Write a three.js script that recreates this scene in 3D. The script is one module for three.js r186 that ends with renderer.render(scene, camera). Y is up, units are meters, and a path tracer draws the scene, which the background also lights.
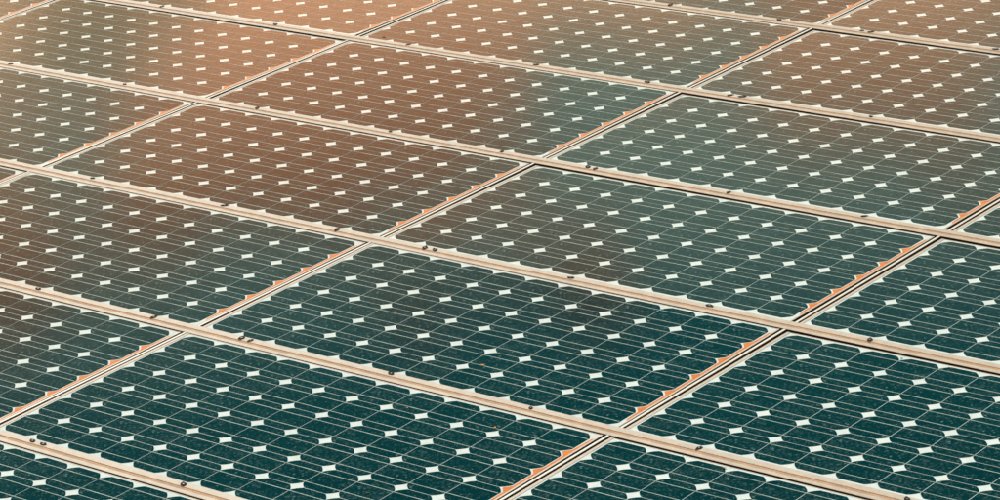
import * as THREE from 'three';
import { mergeGeometries } from 'three/addons/utils/BufferGeometryUtils.js';

// ---------------------------------------------------------------- camera
const P = 0.127;                         // pitch of the solar cells, metres
const TILT = THREE.MathUtils.degToRad(7.6);
const ORIGIN = new THREE.Vector3(0, 3.2, 0);
const AX_U = new THREE.Vector3(1, 0, 0);
const AX_V = new THREE.Vector3(0, Math.sin(TILT), -Math.cos(TILT));
const AX_N = new THREE.Vector3(0, Math.cos(TILT), Math.sin(TILT));
const onRoof = (u, v, n) => ORIGIN.clone().addScaledVector(AX_U, u).addScaledVector(AX_V, v).addScaledVector(AX_N, n);

const scene = new THREE.Scene();
const camera = new THREE.PerspectiveCamera(9.108, 2, 0.1, 4000);
camera.position.copy(onRoof(50.2947 * P, -47.6707 * P, 26.7673 * P));
{
  const fwd = new THREE.Vector3().addScaledVector(AX_U, -0.611768).addScaledVector(AX_V, 0.710969).addScaledVector(AX_N, -0.346789);
  camera.up.set(0, 1, 0);
  camera.lookAt(camera.position.clone().add(fwd));
}

// ---------------------------------------------------------------- sky: teal air, pale towards the horizon, broken evening cloud
function hash3(x, y, z, s) {
  let h = (Math.imul(x, 374761393) ^ Math.imul(y, 668265263) ^ Math.imul(z, 2147483647) ^ Math.imul(s, 1274126177)) >>> 0;
  h = Math.imul(h ^ (h >>> 13), 1274126177) >>> 0;
  h = Math.imul(h ^ (h >>> 15), 2246822519) >>> 0;
  return ((h ^ (h >>> 16)) >>> 0) / 4294967295;
}
function valueNoise(x, y, z, s) {
  const i = Math.floor(x), j = Math.floor(y), k = Math.floor(z);
  let a = x - i, b = y - j, c = z - k;
  a = a * a * (3 - 2 * a); b = b * b * (3 - 2 * b); c = c * c * (3 - 2 * c);
  let o = 0;
  for (let p = 0; p < 2; p++) for (let q = 0; q < 2; q++) for (let r = 0; r < 2; r++)
    o += (p ? a : 1 - a) * (q ? b : 1 - b) * (r ? c : 1 - c) * hash3(i + p, j + q, k + r, s);
  return o;
}
const fbm = (x, y, z, s) => (valueNoise(x, y, z, s)
  + 0.5 * valueNoise(x * 2.03 + 5.2, y * 2.03 + 5.2, z * 2.03 + 5.2, s + 1)
  + 0.25 * valueNoise(x * 4.1 + 9.7, y * 4.1 + 9.7, z * 4.1 + 9.7, s + 2)) / 1.75;
const sstep = (a, b, x) => { const q = Math.min(1, Math.max(0, (x - a) / (b - a))); return q * q * (3 - 2 * q); };
const SUN_AZ = THREE.MathUtils.degToRad(-58), SUN_EL = THREE.MathUtils.degToRad(48);
const sunDir = new THREE.Vector3(Math.sin(SUN_AZ) * Math.cos(SUN_EL), Math.sin(SUN_EL), -Math.cos(SUN_AZ) * Math.cos(SUN_EL));
function skyColour(x, y, z) {
  const seed = 89975, K = 11.161, KY = K * 1.3187;
  const el = THREE.MathUtils.radToDeg(Math.asin(Math.max(-1, Math.min(1, y))));
  const n = fbm(x * K, y * KY, z * K, seed);
  const m = valueNoise(x * K * 0.8 + 31, y * KY * 0.8 + 31, z * K * 0.8 + 31, seed + 7);
  const cover = sstep(0.5038 - 0.075, 0.5038 + 0.075, n - (el - 25) * 0.0251);
  const a = Math.min(1, Math.max(0, (el - 18) / (23.85 - 18))), b = sstep(23.85, 28.8, el);
  const lo = [1.12, 0.64, 0.27], mid = [0.50, 0.70, 0.55], hi = [0.006, 0.280, 0.295];
  const fade = Math.exp(-(Math.max(el, 20.6) - 20) / 4.08);
  const wc = [2.42 * (1 + 0.2 * m), 1.72 * (1 - 0.32 * m), 1.02 * (1 - 0.48 * m)];
  return [0, 1, 2].map((k) => (((lo[k] * (1 - a) + mid[k] * a) * (1 - b) + hi[k] * b) * (1 - cover) + wc[k] * fade * cover));
}
{
  const W = 1024, H = 512, data = new Float32Array(W * H * 4);
  for (let j = 0; j < H; j++) for (let i = 0; i < W; i++) {
    const phi = ((i + 0.5) / W - 0.5) * Math.PI * 2, th = ((j + 0.5) / H - 0.5) * Math.PI;
    const c = skyColour(Math.cos(phi) * Math.cos(th), Math.max(0, Math.sin(th)), Math.sin(phi) * Math.cos(th));
    data.set([c[0], c[1], c[2], 1], (j * W + i) * 4);
  }
  const sky = new THREE.DataTexture(data, W, H, THREE.RGBAFormat, THREE.FloatType);
  sky.mapping = THREE.EquirectangularReflectionMapping;
  sky.magFilter = sky.minFilter = THREE.LinearFilter;
  sky.wrapS = THREE.RepeatWrapping;
  sky.needsUpdate = true;
  scene.background = sky;
  scene.environment = sky;
}

// ---------------------------------------------------------------- sun and exposure
const sun = new THREE.DirectionalLight(new THREE.Color(1.0, 0.94, 0.87), 3.4);
sun.position.copy(ORIGIN).addScaledVector(sunDir, 40);
sun.target.position.copy(ORIGIN);
sun.castShadow = true;
sun.shadow.mapSize.set(4096, 4096);
Object.assign(sun.shadow.camera, { left: -7, right: 7, top: 7, bottom: -7, near: 1, far: 90 });
scene.add(sun, sun.target);

const renderer = new THREE.WebGLRenderer({ antialias: true });
renderer.setSize(1024, 512);
renderer.toneMapping = THREE.LinearToneMapping;
renderer.toneMappingExposure = 1.0;
renderer.shadowMap.enabled = true;

// ---------------------------------------------------------------- small helpers
let seedState = 20240611;
const rand = () => { seedState = (Math.imul(seedState, 1664525) + 1013904223) >>> 0; return seedState / 4294967296; };
const taken = {};
const numbered = (name) => { const k = taken[name] ?? 0; taken[name] = k + 1; return k ? `${name}_${String(k).padStart(3, '0')}` : name; };
function add(parent, name, geometry, material) {
  const m = new THREE.Mesh(geometry, material);
  m.name = name; m.castShadow = m.receiveShadow = true; parent.add(m);
  return m;
}
// an extruded bar: profile is a list of [across, up]; runs along x (dir 'u') or along -z (dir 'v')
function bar(profile, length, dir) {
  const sh = new THREE.Shape(profile.map(([a, b]) => new THREE.Vector2(a, b)));
  const g = new THREE.ExtrudeGeometry(sh, { depth: length, bevelEnabled: false });
  if (dir === 'u') g.rotateY(Math.PI / 2);           // x -> -z, z -> x : profile 'across' grows away from the camera (+v)
  else { g.translate(0, 0, -length); }               // runs from z=0 to z=-length, i.e. towards +v
  return g;
}
// box profile with the two top edges chamfered
const capped = (a0, a1, b0, b1, c = 0.0008) => [[a0, b0], [a1, b0], [a1, b1 - c], [a1 - c, b1], [a0 + c, b1], [a0, b1 - c]];

function noiseTexture(size, fn, srgb) {
  const d = new Uint8Array(size * size * 4);
  for (let j = 0; j < size; j++) for (let i = 0; i < size; i++) {
    const c = fn(i, j);
    for (let k = 0; k < 3; k++) d[(j * size + i) * 4 + k] = Math.max(0, Math.min(255, Math.round(c[k])));
    d[(j * size + i) * 4 + 3] = 255;
  }
  const t = new THREE.DataTexture(d, size, size);
  t.wrapS = t.wrapT = THREE.RepeatWrapping; t.magFilter = THREE.LinearFilter; t.minFilter = THREE.LinearMipmapLinearFilter; t.generateMipmaps = true;
  if (srgb) t.colorSpace = THREE.SRGBColorSpace;
  t.needsUpdate = true;
  return t;
}
const toSRGB = (c) => 255 * (c < 0.0031308 ? c * 12.92 : 1.055 * Math.pow(c, 1 / 2.4) - 0.055);
// tileable lattice noise
function tileNoise(i, j, size, cells, s) {
  const x = i / size * cells, y = j / size * cells;
  const a = Math.floor(x), b = Math.floor(y); let f = x - a, g = y - b; f = f * f * (3 - 2 * f); g = g * g * (3 - 2 * g);
  const h = (p, q) => hash3(((p % cells) + cells) % cells, ((q % cells) + cells) % cells, 3, s);
  return (h(a, b) * (1 - f) + h(a + 1, b) * f) * (1 - g) + (h(a, b + 1) * (1 - f) + h(a + 1, b + 1) * f) * g;
}

// ---------------------------------------------------------------- materials
const TEX_M = 0.6;                                   // metres that one repeat of the grain covers
const S = 512;
// dust on the glass: scattered pale flecks of several sizes
const fleck = new Float32Array(S * S);
for (let k = 0; k < 1500; k++) {
  const cx = rand() * S, cy = rand() * S, r = 1.6 + 2.8 * Math.pow(rand(), 3), a = 0.15 + 0.85 * rand() * rand();
  for (let y = -4; y <= 4; y++) for (let x = -4; x <= 4; x++) {
    const q = (((Math.round(cy) + y) % S + S) % S) * S + ((Math.round(cx) + x) % S + S) % S;
    fleck[q] = Math.max(fleck[q], a * Math.min(1, 1.6 * Math.max(0, 1 - Math.hypot(x, y * 0.8) / r)));
  }
}
function cellTexture(s, tint) {
  return noiseTexture(S, (i, j) => {
    const g = 0.55 + 0.5 * tileNoise(i, j, S, 256, s) + 0.25 * tileNoise(i, j, S, 40, s + 1) + 0.2 * tileNoise(i, j, S, 9, s + 2);
    const f = fleck[j * S + i], film = 0.5 * Math.max(0, 0.55 * tileNoise(i, j, S, 150, s + 6) + 0.45 * tileNoise(i, j, S, 84, s + 7) + 0.3 * (tileNoise(i, j, S, 12, s + 5) - 0.5) - 0.52);
    return [0, 1, 2].map((k) => toSRGB(tint[k] * g + [0.17, 0.22, 0.21][k] * (0.9 * f + film)));
  }, true);
}
const glassBump = noiseTexture(S, (i, j) => { const v = 255 * (0.6 * tileNoise(i, j, S, 90, 71) + 0.4 * tileNoise(i, j, S, 170, 72)); return [v, v, v]; });
const scaleTex = (t) => { t.repeat.set(1 / TEX_M, 1 / TEX_M); return t; };
scaleTex(glassBump);
const CELL_TINTS = [[0.0012, 0.0064, 0.0084], [0.0013, 0.0074, 0.0094], [0.0011, 0.0058, 0.0080]];
const cellMats = CELL_TINTS.map((t, k) => new THREE.MeshPhysicalMaterial({
  map: scaleTex(cellTexture(11 + 20 * k, t)), roughness: 0.05, ior: 1.5, bumpMap: glassBump, bumpScale: 0.0001,
}));
function paint(tint, s, amount, extra = {}) {
  const t = noiseTexture(256, (i, j) => {
    const g = 1 + amount * (tileNoise(i, j, 256, 120, s) - 0.5) + amount * 0.9 * (tileNoise(i, j, 256, 24, s + 1) - 0.5) + amount * 0.7 * (tileNoise(i, j, 256, 6, s + 2) - 0.5);
    return tint.map((c) => toSRGB(Math.min(0.95, c * g)));
  }, true);
  t.repeat.set(1 / 0.4, 1 / 0.4);
  return new THREE.MeshPhysicalMaterial({ map: t, roughness: 0.5, ...extra });
}
const backsheetMat = paint([0.85, 0.87, 0.87], 301, 0.10, { roughness: 0.08 });
const busbarMat = paint([0.42, 0.54, 0.52], 311, 0.5, { roughness: 0.2 });
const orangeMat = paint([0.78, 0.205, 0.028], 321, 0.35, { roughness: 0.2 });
const frameMat = paint([0.54, 0.46, 0.38], 331, 0.18, { roughness: 0.45 });
const dustyFrameMat = paint([0.52, 0.42, 0.34], 341, 0.25, { roughness: 0.55 });
const plateMat = paint([0.50, 0.405, 0.325], 351, 0.22, { roughness: 0.55 });
const grooveMat = paint([0.46, 0.25, 0.13], 361, 0.45, { roughness: 0.7 });  // browner than the plate, lines the groove
const jointMat = paint([0.78, 0.76, 0.73], 371, 0.12, { roughness: 0.4 });
const clipMat = paint([0.012, 0.010, 0.009], 381, 0.5, { roughness: 0.95 });
const studMat = paint([0.20, 0.17, 0.15], 385, 0.3, { roughness: 0.35, metalness: 0.6 });
const gapShadeMat = paint([0.020, 0.016, 0.014], 388, 0.4, { roughness: 0.8 });  // near black, paints shade into the gaps under frames, bars and joint caps
const deckMat = paint([0.022, 0.020, 0.019], 391, 0.4, { roughness: 0.9 });
const wallMat = paint([0.42, 0.39, 0.35], 395, 0.2, { roughness: 0.9 });
const groundMat = paint([0.16, 0.13, 0.10], 397, 0.4, { roughness: 0.95 });
const leafMat = paint([0.62, 0.27, 0.06], 399, 0.5, { roughness: 0.7 });
const crumbMat = paint([0.05, 0.03, 0.02], 401, 0.5, { roughness: 0.8 });

// ---------------------------------------------------------------- ground and the roof the array lies on
const PU = 12.47306 * P, PV = 6.61379 * P;           // panel spacing along u and v
const CW = 12 * P, CH = 6 * P;                        // cell field of one panel
const roofTurn = new THREE.Quaternion().setFromAxisAngle(new THREE.Vector3(1, 0, 0), TILT);
{
  const g = add(scene, 'ground', new THREE.PlaneGeometry(3000, 3000).rotateX(-Math.PI / 2), groundMat);
  g.userData.kind = 'structure';
  const b = new THREE.Group(); b.name = 'low_building'; scene.add(b);
  b.userData = { label: 'low building with dark sloping roof deck beneath the solar panels', category: 'building' };
  const u0 = -4.4 * PU, u1 = 3.2 * PU, v0 = -4 * PV, v1 = 6 * PV;
  const A = onRoof(u0, v0, -0.06), Bk = onRoof(u0, v1, -0.06);
  const side = new THREE.Shape([new THREE.Vector2(-A.z, 0), new THREE.Vector2(-Bk.z, 0), new THREE.Vector2(-Bk.z, Bk.y), new THREE.Vector2(-A.z, A.y)]);
  add(b, 'wall', new THREE.ExtrudeGeometry(side, { depth: u1 - u0 - 0.4, bevelEnabled: false }).rotateY(Math.PI / 2).translate(u0 + 0.2, 0, 0), wallMat);
  const deck = add(b, 'roof_deck', new THREE.BoxGeometry(u1 - u0, 0.05, v1 - v0 + 0.4), deckMat);
  deck.quaternion.copy(roofTurn);
  deck.position.copy(onRoof((u0 + u1) / 2, (v0 + v1) / 2, -0.0385 - 0.025));
}

// ---------------------------------------------------------------- one solar panel
// local frame of a panel: x along u, y out of the glass, -z along v; origin at the middle of the underside
const DEPTH = 0.0375;
const HALF_U = CW / 2, HALF_V = CH / 2;
const GAP = 0.0026;
function cellGeometry(du, dv) {
  const h = (P - GAP) / 2, R = 0.0735, leg = Math.sqrt(R * R - h * h), a0 = Math.atan2(leg, h), a1 = Math.atan2(h, leg), pts = [];
  for (let q = 0; q < 4; q++) for (let k = 0; k <= 3; k++) {
    const a = q * Math.PI / 2 + a0 + (a1 - a0) * k / 3;
    pts.push(new THREE.Vector2(R * Math.cos(a), R * Math.sin(a)));
  }
  const g = new THREE.ExtrudeGeometry(new THREE.Shape(pts), { depth: 0.0004, bevelEnabled: false });
  const uv = g.attributes.uv;
  for (let i = 0; i < uv.count; i++) uv.setXY(i, uv.getX(i) + du, uv.getY(i) + dv);
  return g.rotateX(-Math.PI / 2);
}
const cellGeos = Array.from({ length: 9 }, () => cellGeometry(rand() * TEX_M, rand() * TEX_M));
const boxGeo = (x0, x1, y0, y1, z0, z1) => {
  const g = new THREE.BoxGeometry(x1 - x0, y1 - y0, z1 - z0).translate((x0 + x1) / 2, (y0 + y1) / 2, (z0 + z1) / 2);
  const p = g.attributes.position, uv = g.attributes.uv;                   // uv in metres, seen from above
  for (let i = 0; i < p.count; i++) uv.setXY(i, p.getX(i), p.getZ(i) + p.getY(i));
  return g;
};
const laminateGeo = boxGeo(-HALF_U - 0.010, HALF_U + 0.0135, DEPTH - 0.004, DEPTH, -HALF_V - 0.0075, HALF_V + 0.018);
const busbarGeo = boxGeo(-HALF_U + 0.004, HALF_U - 0.004, DEPTH + 0.0007, DEPTH + 0.0011, -0.0011, 0.0011);
const FRAME_LEN = CH + 0.0088 + 0.022;
const sideFrame = (a0, a1, b0, b1, c) => bar(capped(a0, a1, b0, b1, c), FRAME_LEN, 'v').translate(0, 0, HALF_V + 0.022);
const leftFrameGeo = sideFrame(-HALF_U - 0.0170, -HALF_U - 0.005, DEPTH - 0.0006, DEPTH + 0.0012);
const leftBodyGeo = sideFrame(-HALF_U - 0.0135, -HALF_U - 0.0105, 0, DEPTH - 0.0007, 0.0002);
const rightFrameGeo = sideFrame(HALF_U + 0.0118, HALF_U + 0.0178, DEPTH - 0.0004, DEPTH + 0.0012, 0.0005);
const rightBodyGeo = sideFrame(HALF_U + 0.0143, HALF_U + 0.0163, 0, DEPTH - 0.0005, 0.0002);
const topFrameGeo = bar(capped(HALF_V + 0.0058, HALF_V + 0.0086, 0.0005, DEPTH + 0.0009, 0.0005), CW + 0.0168, 'u').translate(-HALF_U - 0.0049, 0, 0);
const bottomFrameGeo = bar(capped(-HALF_V - 0.0215, -HALF_V - 0.0125, 0.0005, DEPTH + 0.0009, 0.0005), CW + 0.0168, 'u').translate(-HALF_U - 0.0049, 0, 0);
// painted orange glow of the sunlit frame lip along the right margin, with the half diamonds between the cells
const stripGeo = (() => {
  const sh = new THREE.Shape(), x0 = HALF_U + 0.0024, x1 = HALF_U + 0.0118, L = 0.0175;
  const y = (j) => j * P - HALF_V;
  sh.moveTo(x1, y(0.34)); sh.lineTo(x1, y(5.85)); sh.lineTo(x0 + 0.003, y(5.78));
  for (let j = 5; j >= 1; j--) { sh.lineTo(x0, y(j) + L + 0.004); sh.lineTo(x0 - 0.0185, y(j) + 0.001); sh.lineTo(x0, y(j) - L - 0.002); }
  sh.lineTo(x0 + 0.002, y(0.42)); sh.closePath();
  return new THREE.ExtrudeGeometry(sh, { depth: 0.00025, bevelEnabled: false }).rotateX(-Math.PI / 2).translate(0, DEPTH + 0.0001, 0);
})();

function makePanel() {
  const t = new THREE.Group();
  add(t, 'backsheet', laminateGeo, backsheetMat);
  add(t, 'edge_glow', stripGeo, orangeMat).userData.label = 'orange frame glow painted along the right margin';
  add(t, 'frame', leftFrameGeo, dustyFrameMat); add(t, 'frame', rightFrameGeo, frameMat);
  add(t, 'frame_body', leftBodyGeo, gapShadeMat); add(t, 'frame_body', rightBodyGeo, gapShadeMat);
  add(t, 'frame', topFrameGeo, frameMat); add(t, 'frame', bottomFrameGeo, frameMat);
  for (let j = 0; j < 6; j++) {
    for (let i = 0; i < 12; i++) {
      const c = add(t, 'cell', cellGeos[Math.floor(rand() * cellGeos.length)], cellMats[Math.floor(rand() * cellMats.length)]);
      c.position.set((i + 0.5) * P - HALF_U, DEPTH + 0.0002, HALF_V - (j + 0.5) * P);
    }
    for (const o of [0.25, 0.75]) add(t, 'busbar', busbarGeo, busbarMat).position.z = HALF_V - (j + o) * P;
  }
  return t;
}
// [column, row, slope along u, slope along v, label]: mounting tolerances tip every panel a little differently
const PANELS = [
  [0, -2, -0.0015, 0.0024, 'dark teal solar panel cut off in the bottom left corner'],
  [-1, -1, -0.0015, 0.0055, 'olive grey solar panel cut off at the left edge, below the second beige bar'],
  [0, -1, -0.0015, 0.0055, 'darkest blue green solar panel, whole, lower left between lowest and second beige bars'],
  [1, -1, 0.0001, -0.0012, 'dark teal solar panel cut off by the bottom edge, right of centre'],
  [-2, 0, -0.0015, 0.0030, 'sliver of brown solar panel at left edge under the third beige bar'],
  [-1, 0, -0.0015, 0.0055, 'brown to dark green solar panel at left edge, between second and third beige bars'],
  [0, 0, -0.0015, 0.0055, 'dark teal solar panel in the middle with a small orange leaf on it'],
  [1, 0, 0.0015, -0.0040, 'bright teal solar panel in the lower right corner'],
  [-2, 1, -0.0015, 0.0055, 'olive brown solar panel at left edge, between third and fourth beige bars'],
  [-1, 1, -0.0003, 0.0005, 'whole warm brown solar panel left of centre, between third and fourth beige bars'],
  [0, 1, 0.0015, -0.0055, 'solar panel turning from reddish brown at left to green, right of centre'],
  [1, 1, 0.0015, -0.0055, 'grey green solar panel cut off at the right edge, below the fourth beige bar'],
  [-3, 2, -0.0010, 0.0020, 'sliver of olive solar panel at the left edge near the top'],
  [-2, 2, -0.0014, -0.0045, 'tan solar panel in the upper left, between fourth and fifth beige bars'],
  [-1, 2, 0.0009, 0.0035, 'whole brown solar panel at upper centre, between fourth and fifth beige bars'],
  [0, 2, 0.0015, -0.0055, 'pale grey green solar panel at upper right, between fourth and fifth beige bars'],
  [1, 2, 0.0015, -0.0050, 'corner of green solar panel at right edge above the fourth beige bar'],
  [-2, 3, 0.0015, -0.0055, 'orange tinted solar panel cut off by the top edge, left of centre'],
  [-1, 3, 0.0014, 0.0014, 'solar panel with strong red orange tint at its left, top centre'],
  [0, 3, 0.0015, -0.0055, 'pinkish brown solar panel at the right edge under the highest beige bar'],
  [-1, 4, -0.0012, 0.0053, 'dark brown solar panel cut off by the top edge, right of centre'],
  [0, 4, 0.0015, -0.0055, 'light brown solar panel in the top right corner'],
];
const seen = new Set(PANELS.map(([c, r]) => `${c},${r}`));
const ALL = [...PANELS];
for (const [c, r] of PANELS) for (const [a, b] of [[1, 0], [-1, 0], [0, 1], [0, -1]]) {
  const k = `${c + a},${r + b}`;
  if (seen.has(k)) continue;
  seen.add(k); ALL.push([c + a, r + b, 0.001 * (rand() - 0.5), 0.004 * (rand() - 0.5), null]);
}
const yAxis = new THREE.Vector3(0, 1, 0);
const protoPanels = [makePanel(), makePanel(), makePanel()];
ALL.forEach(([c, r, su, sv, label], k) => {
  const t = protoPanels[k % 3].clone();
  t.name = numbered('solar_panel'); scene.add(t);
  t.position.copy(onRoof(c * PU + HALF_U, r * PV + HALF_V, -DEPTH));
  t.quaternion.copy(roofTurn).multiply(new THREE.Quaternion().setFromUnitVectors(yAxis, new THREE.Vector3(-su, 1, sv).normalize()));
  t.userData = label ? { label, category: 'solar panel', group: 'solar panels of the array' }
    : { label: 'solar panel of the same array just outside the picture', category: 'solar panel', group: 'solar panels outside the picture' };
});

// ---------------------------------------------------------------- cover bars along u, one below every row
const BOLTS = { '-3': [1.9, 6.9, 10.9], '-2': [4.0, 8.93], '-1': [1.88, 6.89, 10.88], 0: [1.29, 1.62, 5.85, 9.90], 1: [1.86, 6.90, 10.90], 2: [1.86, 6.9, 10.9] };
const RAIL = [[-0.0640, 0.0025], [-0.0640, 0.0031], [-0.0636, 0.0034], [-0.0482, 0.0034], [-0.0474, 0.0016], [-0.0352, 0.0016], [-0.0348, 0.0036], [-0.0341, 0.0042],
  [-0.0106, 0.0042], [-0.0098, 0.0036], [-0.0098, 0.0024], [-0.0270, 0.0024], [-0.0270, -0.0020], [-0.0400, -0.0020], [-0.0400, 0.0006], [-0.0490, 0.0006], [-0.0500, 0.0025]];
const STEM = [[-0.0380, -0.0380], [-0.0290, -0.0380], [-0.0290, -0.0022], [-0.0380, -0.0022]];
// dark spring clip: a low bent loop with a stud in it
const clipGeo = mergeGeometries([
  new THREE.TorusGeometry(0.0052, 0.0021, 6, 14, Math.PI * 1.6).rotateX(-Math.PI / 2).scale(1.35, 1, 0.9).translate(0, 0.0018, 0),
  new THREE.CylinderGeometry(0.0016, 0.0020, 0.014, 6).rotateZ(Math.PI / 2).rotateY(0.5).translate(0.004, 0.0022, 0.003),
]);
const studGeo = new THREE.CylinderGeometry(0.0022, 0.0026, 0.004, 6).translate(0, 0.0020, 0);
const railName = { '-1': 'lowest', 0: 'second', 1: 'third', 2: 'fourth', 3: 'fifth', 4: 'sixth and highest' };
const RAIL_SPAN = { '-2': [-1, 2], '-1': [-2, 3], 0: [-2, 3], 1: [-3, 3], 2: [-4, 3], 3: [-4, 2], 4: [-3, 2], 5: [-2, 2] };
for (let r = -2; r <= 5; r++) {
  const t = new THREE.Group(); t.name = numbered('cover_bar'); scene.add(t);
  const [c0, c1] = RAIL_SPAN[r], u0 = c0 * PU - 0.03, u1 = c1 * PU - 0.03;
  t.position.copy(onRoof((u0 + u1) / 2, r * PV, 0)); t.quaternion.copy(roofTurn);
  t.userData = { label: railName[r] ? `${railName[r]} long beige cover bar counted from the bottom of the picture` : 'beige cover bar of the array just outside the picture', category: 'cover bar', group: railName[r] ? 'beige cover bars' : 'cover bars outside the picture' };
  add(t, 'profile', bar(RAIL, u1 - u0, 'u').translate(-(u1 - u0) / 2, 0, 0), plateMat);
  add(t, 'stem', bar(STEM, u1 - u0, 'u').translate(-(u1 - u0) / 2, 0, 0), gapShadeMat);
  add(t, 'groove', bar([[-0.0472, 0.0017], [-0.0472, 0.0022], [-0.0354, 0.0022], [-0.0354, 0.0017]], u1 - u0 - 0.002, 'u').translate(-(u1 - u0) / 2 + 0.001, 0, 0), grooveMat).userData.label = 'brown groove along the bar';
  for (let c = c0; c < c1; c++) for (const i of BOLTS[c] ?? []) {
    const b = add(t, 'clip', clipGeo, clipMat);
    b.position.set(c * PU + i * P + (rand() - 0.5) * 0.012 - (u0 + u1) / 2, 0.0042, 0.0225 + (rand() - 0.5) * 0.006);
    b.rotation.y = rand() * 6.28; const s = 0.85 + 0.55 * rand(); b.scale.set(s * 1.1, 0.6, s);
    add(b, 'stud', studGeo, studMat);
  }
}

// ---------------------------------------------------------------- narrow joint strips along v between neighbouring panels
const JOINT_LEN = CH + 0.0125 + 0.0085;
const jointCapGeo = bar(capped(-0.0316, -0.0236, 0.0017, 0.0030, 0.0005), JOINT_LEN, 'v').translate(0, 0, 0.0085);
const jointCoreGeo = bar(capped(-0.0295, -0.0262, -0.0380, 0.0016, 0.0002), JOINT_LEN, 'v').translate(0, 0, 0.0085);
const lineName = { '-2': 'top left', '-1': 'left', 0: 'middle', 1: 'right' };
const between = { '-2': 'below the lowest beige bar', '-1': 'between lowest and second beige bars', 0: 'between second and third beige bars', 1: 'between third and fourth beige bars', 2: 'between fourth and fifth beige bars', 3: 'between fifth and sixth beige bars', 4: 'above the sixth beige bar' };
const VISIBLE_JOINTS = new Set(['0,-1', '1,-1', '0,0', '1,0', '-1,1', '0,1', '1,1', '-1,2', '0,2', '1,2', '-2,2', '-1,3', '0,3', '0,4', '-1,0']);
for (let r = -2; r <= 4; r++) for (let c = -3; c <= 2; c++) {
  if (!seen.has(`${c},${r}`) || !seen.has(`${c - 1},${r}`)) continue;
  const j = new THREE.Group(); j.name = numbered('joint_strip'); scene.add(j);
  add(j, 'cap', jointCapGeo, jointMat); add(j, 'core', jointCoreGeo, gapShadeMat);
  j.position.copy(onRoof(c * PU, r * PV, 0)); j.quaternion.copy(roofTurn);
  j.userData = VISIBLE_JOINTS.has(`${c},${r}`)
    ? { label: `white strip in the ${lineName[c]} diagonal joint, ${between[r]}`, category: 'joint strip', group: 'white joint strips' }
    : { label: 'white joint strip of the array just outside the picture', category: 'joint strip', group: 'joint strips outside the picture' };
}

// ---------------------------------------------------------------- dry leaves and crumbs lying on the glass
function leafGeometry(len, wid) {
  const g = new THREE.PlaneGeometry(len, wid, 6, 4).rotateX(-Math.PI / 2), p = g.attributes.position;
  for (let i = 0; i < p.count; i++) {
    const x = p.getX(i) / len * 2, w = Math.max(0.08, 1 - x * x) * (x > 0 ? 1 - 0.35 * x : 1), z = p.getZ(i) * w;
    p.setXYZ(i, p.getX(i), 0.0016 + 18 * z * z + 0.0025 * x * x, z);
  }
  g.computeVertexNormals();
  return g;
}
const BITS = [
  [0, 0, 7.37, 1.27, 'dry_leaf', 0.015, 0.008, 0.6, 'tiny orange dry leaf on the middle dark teal panel'],
  [0, -1, 9.85, 5.26, 'dry_leaf', 0.013, 0.007, 2.1, 'tiny orange dry leaf on darkest panel near the second beige bar'],
  [0, -1, 7.46, 5.17, 'dry_leaf', 0.007, 0.005, 1.2, 'smallest orange leaf crumb on the upper part of the darkest panel'],
  [0, -1, 9.57, 1.44, 'crumb', 0.014, 0.008, 0.2, 'dark brown crumb on the darkest panel near the bottom edge'],
  [1, 0, 2.99, 5.90, 'crumb', 0.010, 0.007, 0.9, 'small dark crumb at the top of the bright teal panel, leftmost of two'],
  [1, 0, 4.24, 5.93, 'crumb', 0.022, 0.007, 0.1, 'dark elongated crumb at the top of the bright teal panel, rightmost of two'],
  [1, -1, 2.87, 5.93, 'crumb', 0.018, 0.008, 0.3, 'dark crumb on the panel cut off by the bottom edge'],
  [-1, 3, 0.59, 0.24, 'crumb', 0.020, 0.008, 0.4, 'dark crumb in the left corner of the red orange panel'],
];
for (const [c, r, i, j, name, len, wid, turn, label] of BITS) {
  const o = add(scene, numbered(name), leafGeometry(len, wid), name === 'dry_leaf' ? leafMat : crumbMat);
  const q = PANELS.find(([a, b]) => a === c && b === r);
  const lift = q[2] * (i - 6) * P + q[3] * (j - 3) * P;
  o.position.copy(onRoof(c * PU + i * P, r * PV + j * P, 0.0004 + lift));
  o.quaternion.copy(roofTurn).multiply(new THREE.Quaternion().setFromAxisAngle(yAxis, turn));
  o.userData = { label, category: name === 'dry_leaf' ? 'leaf' : 'crumb', group: name === 'dry_leaf' ? 'fallen leaf bits' : 'dark crumbs' };
}

renderer.render(scene, camera);
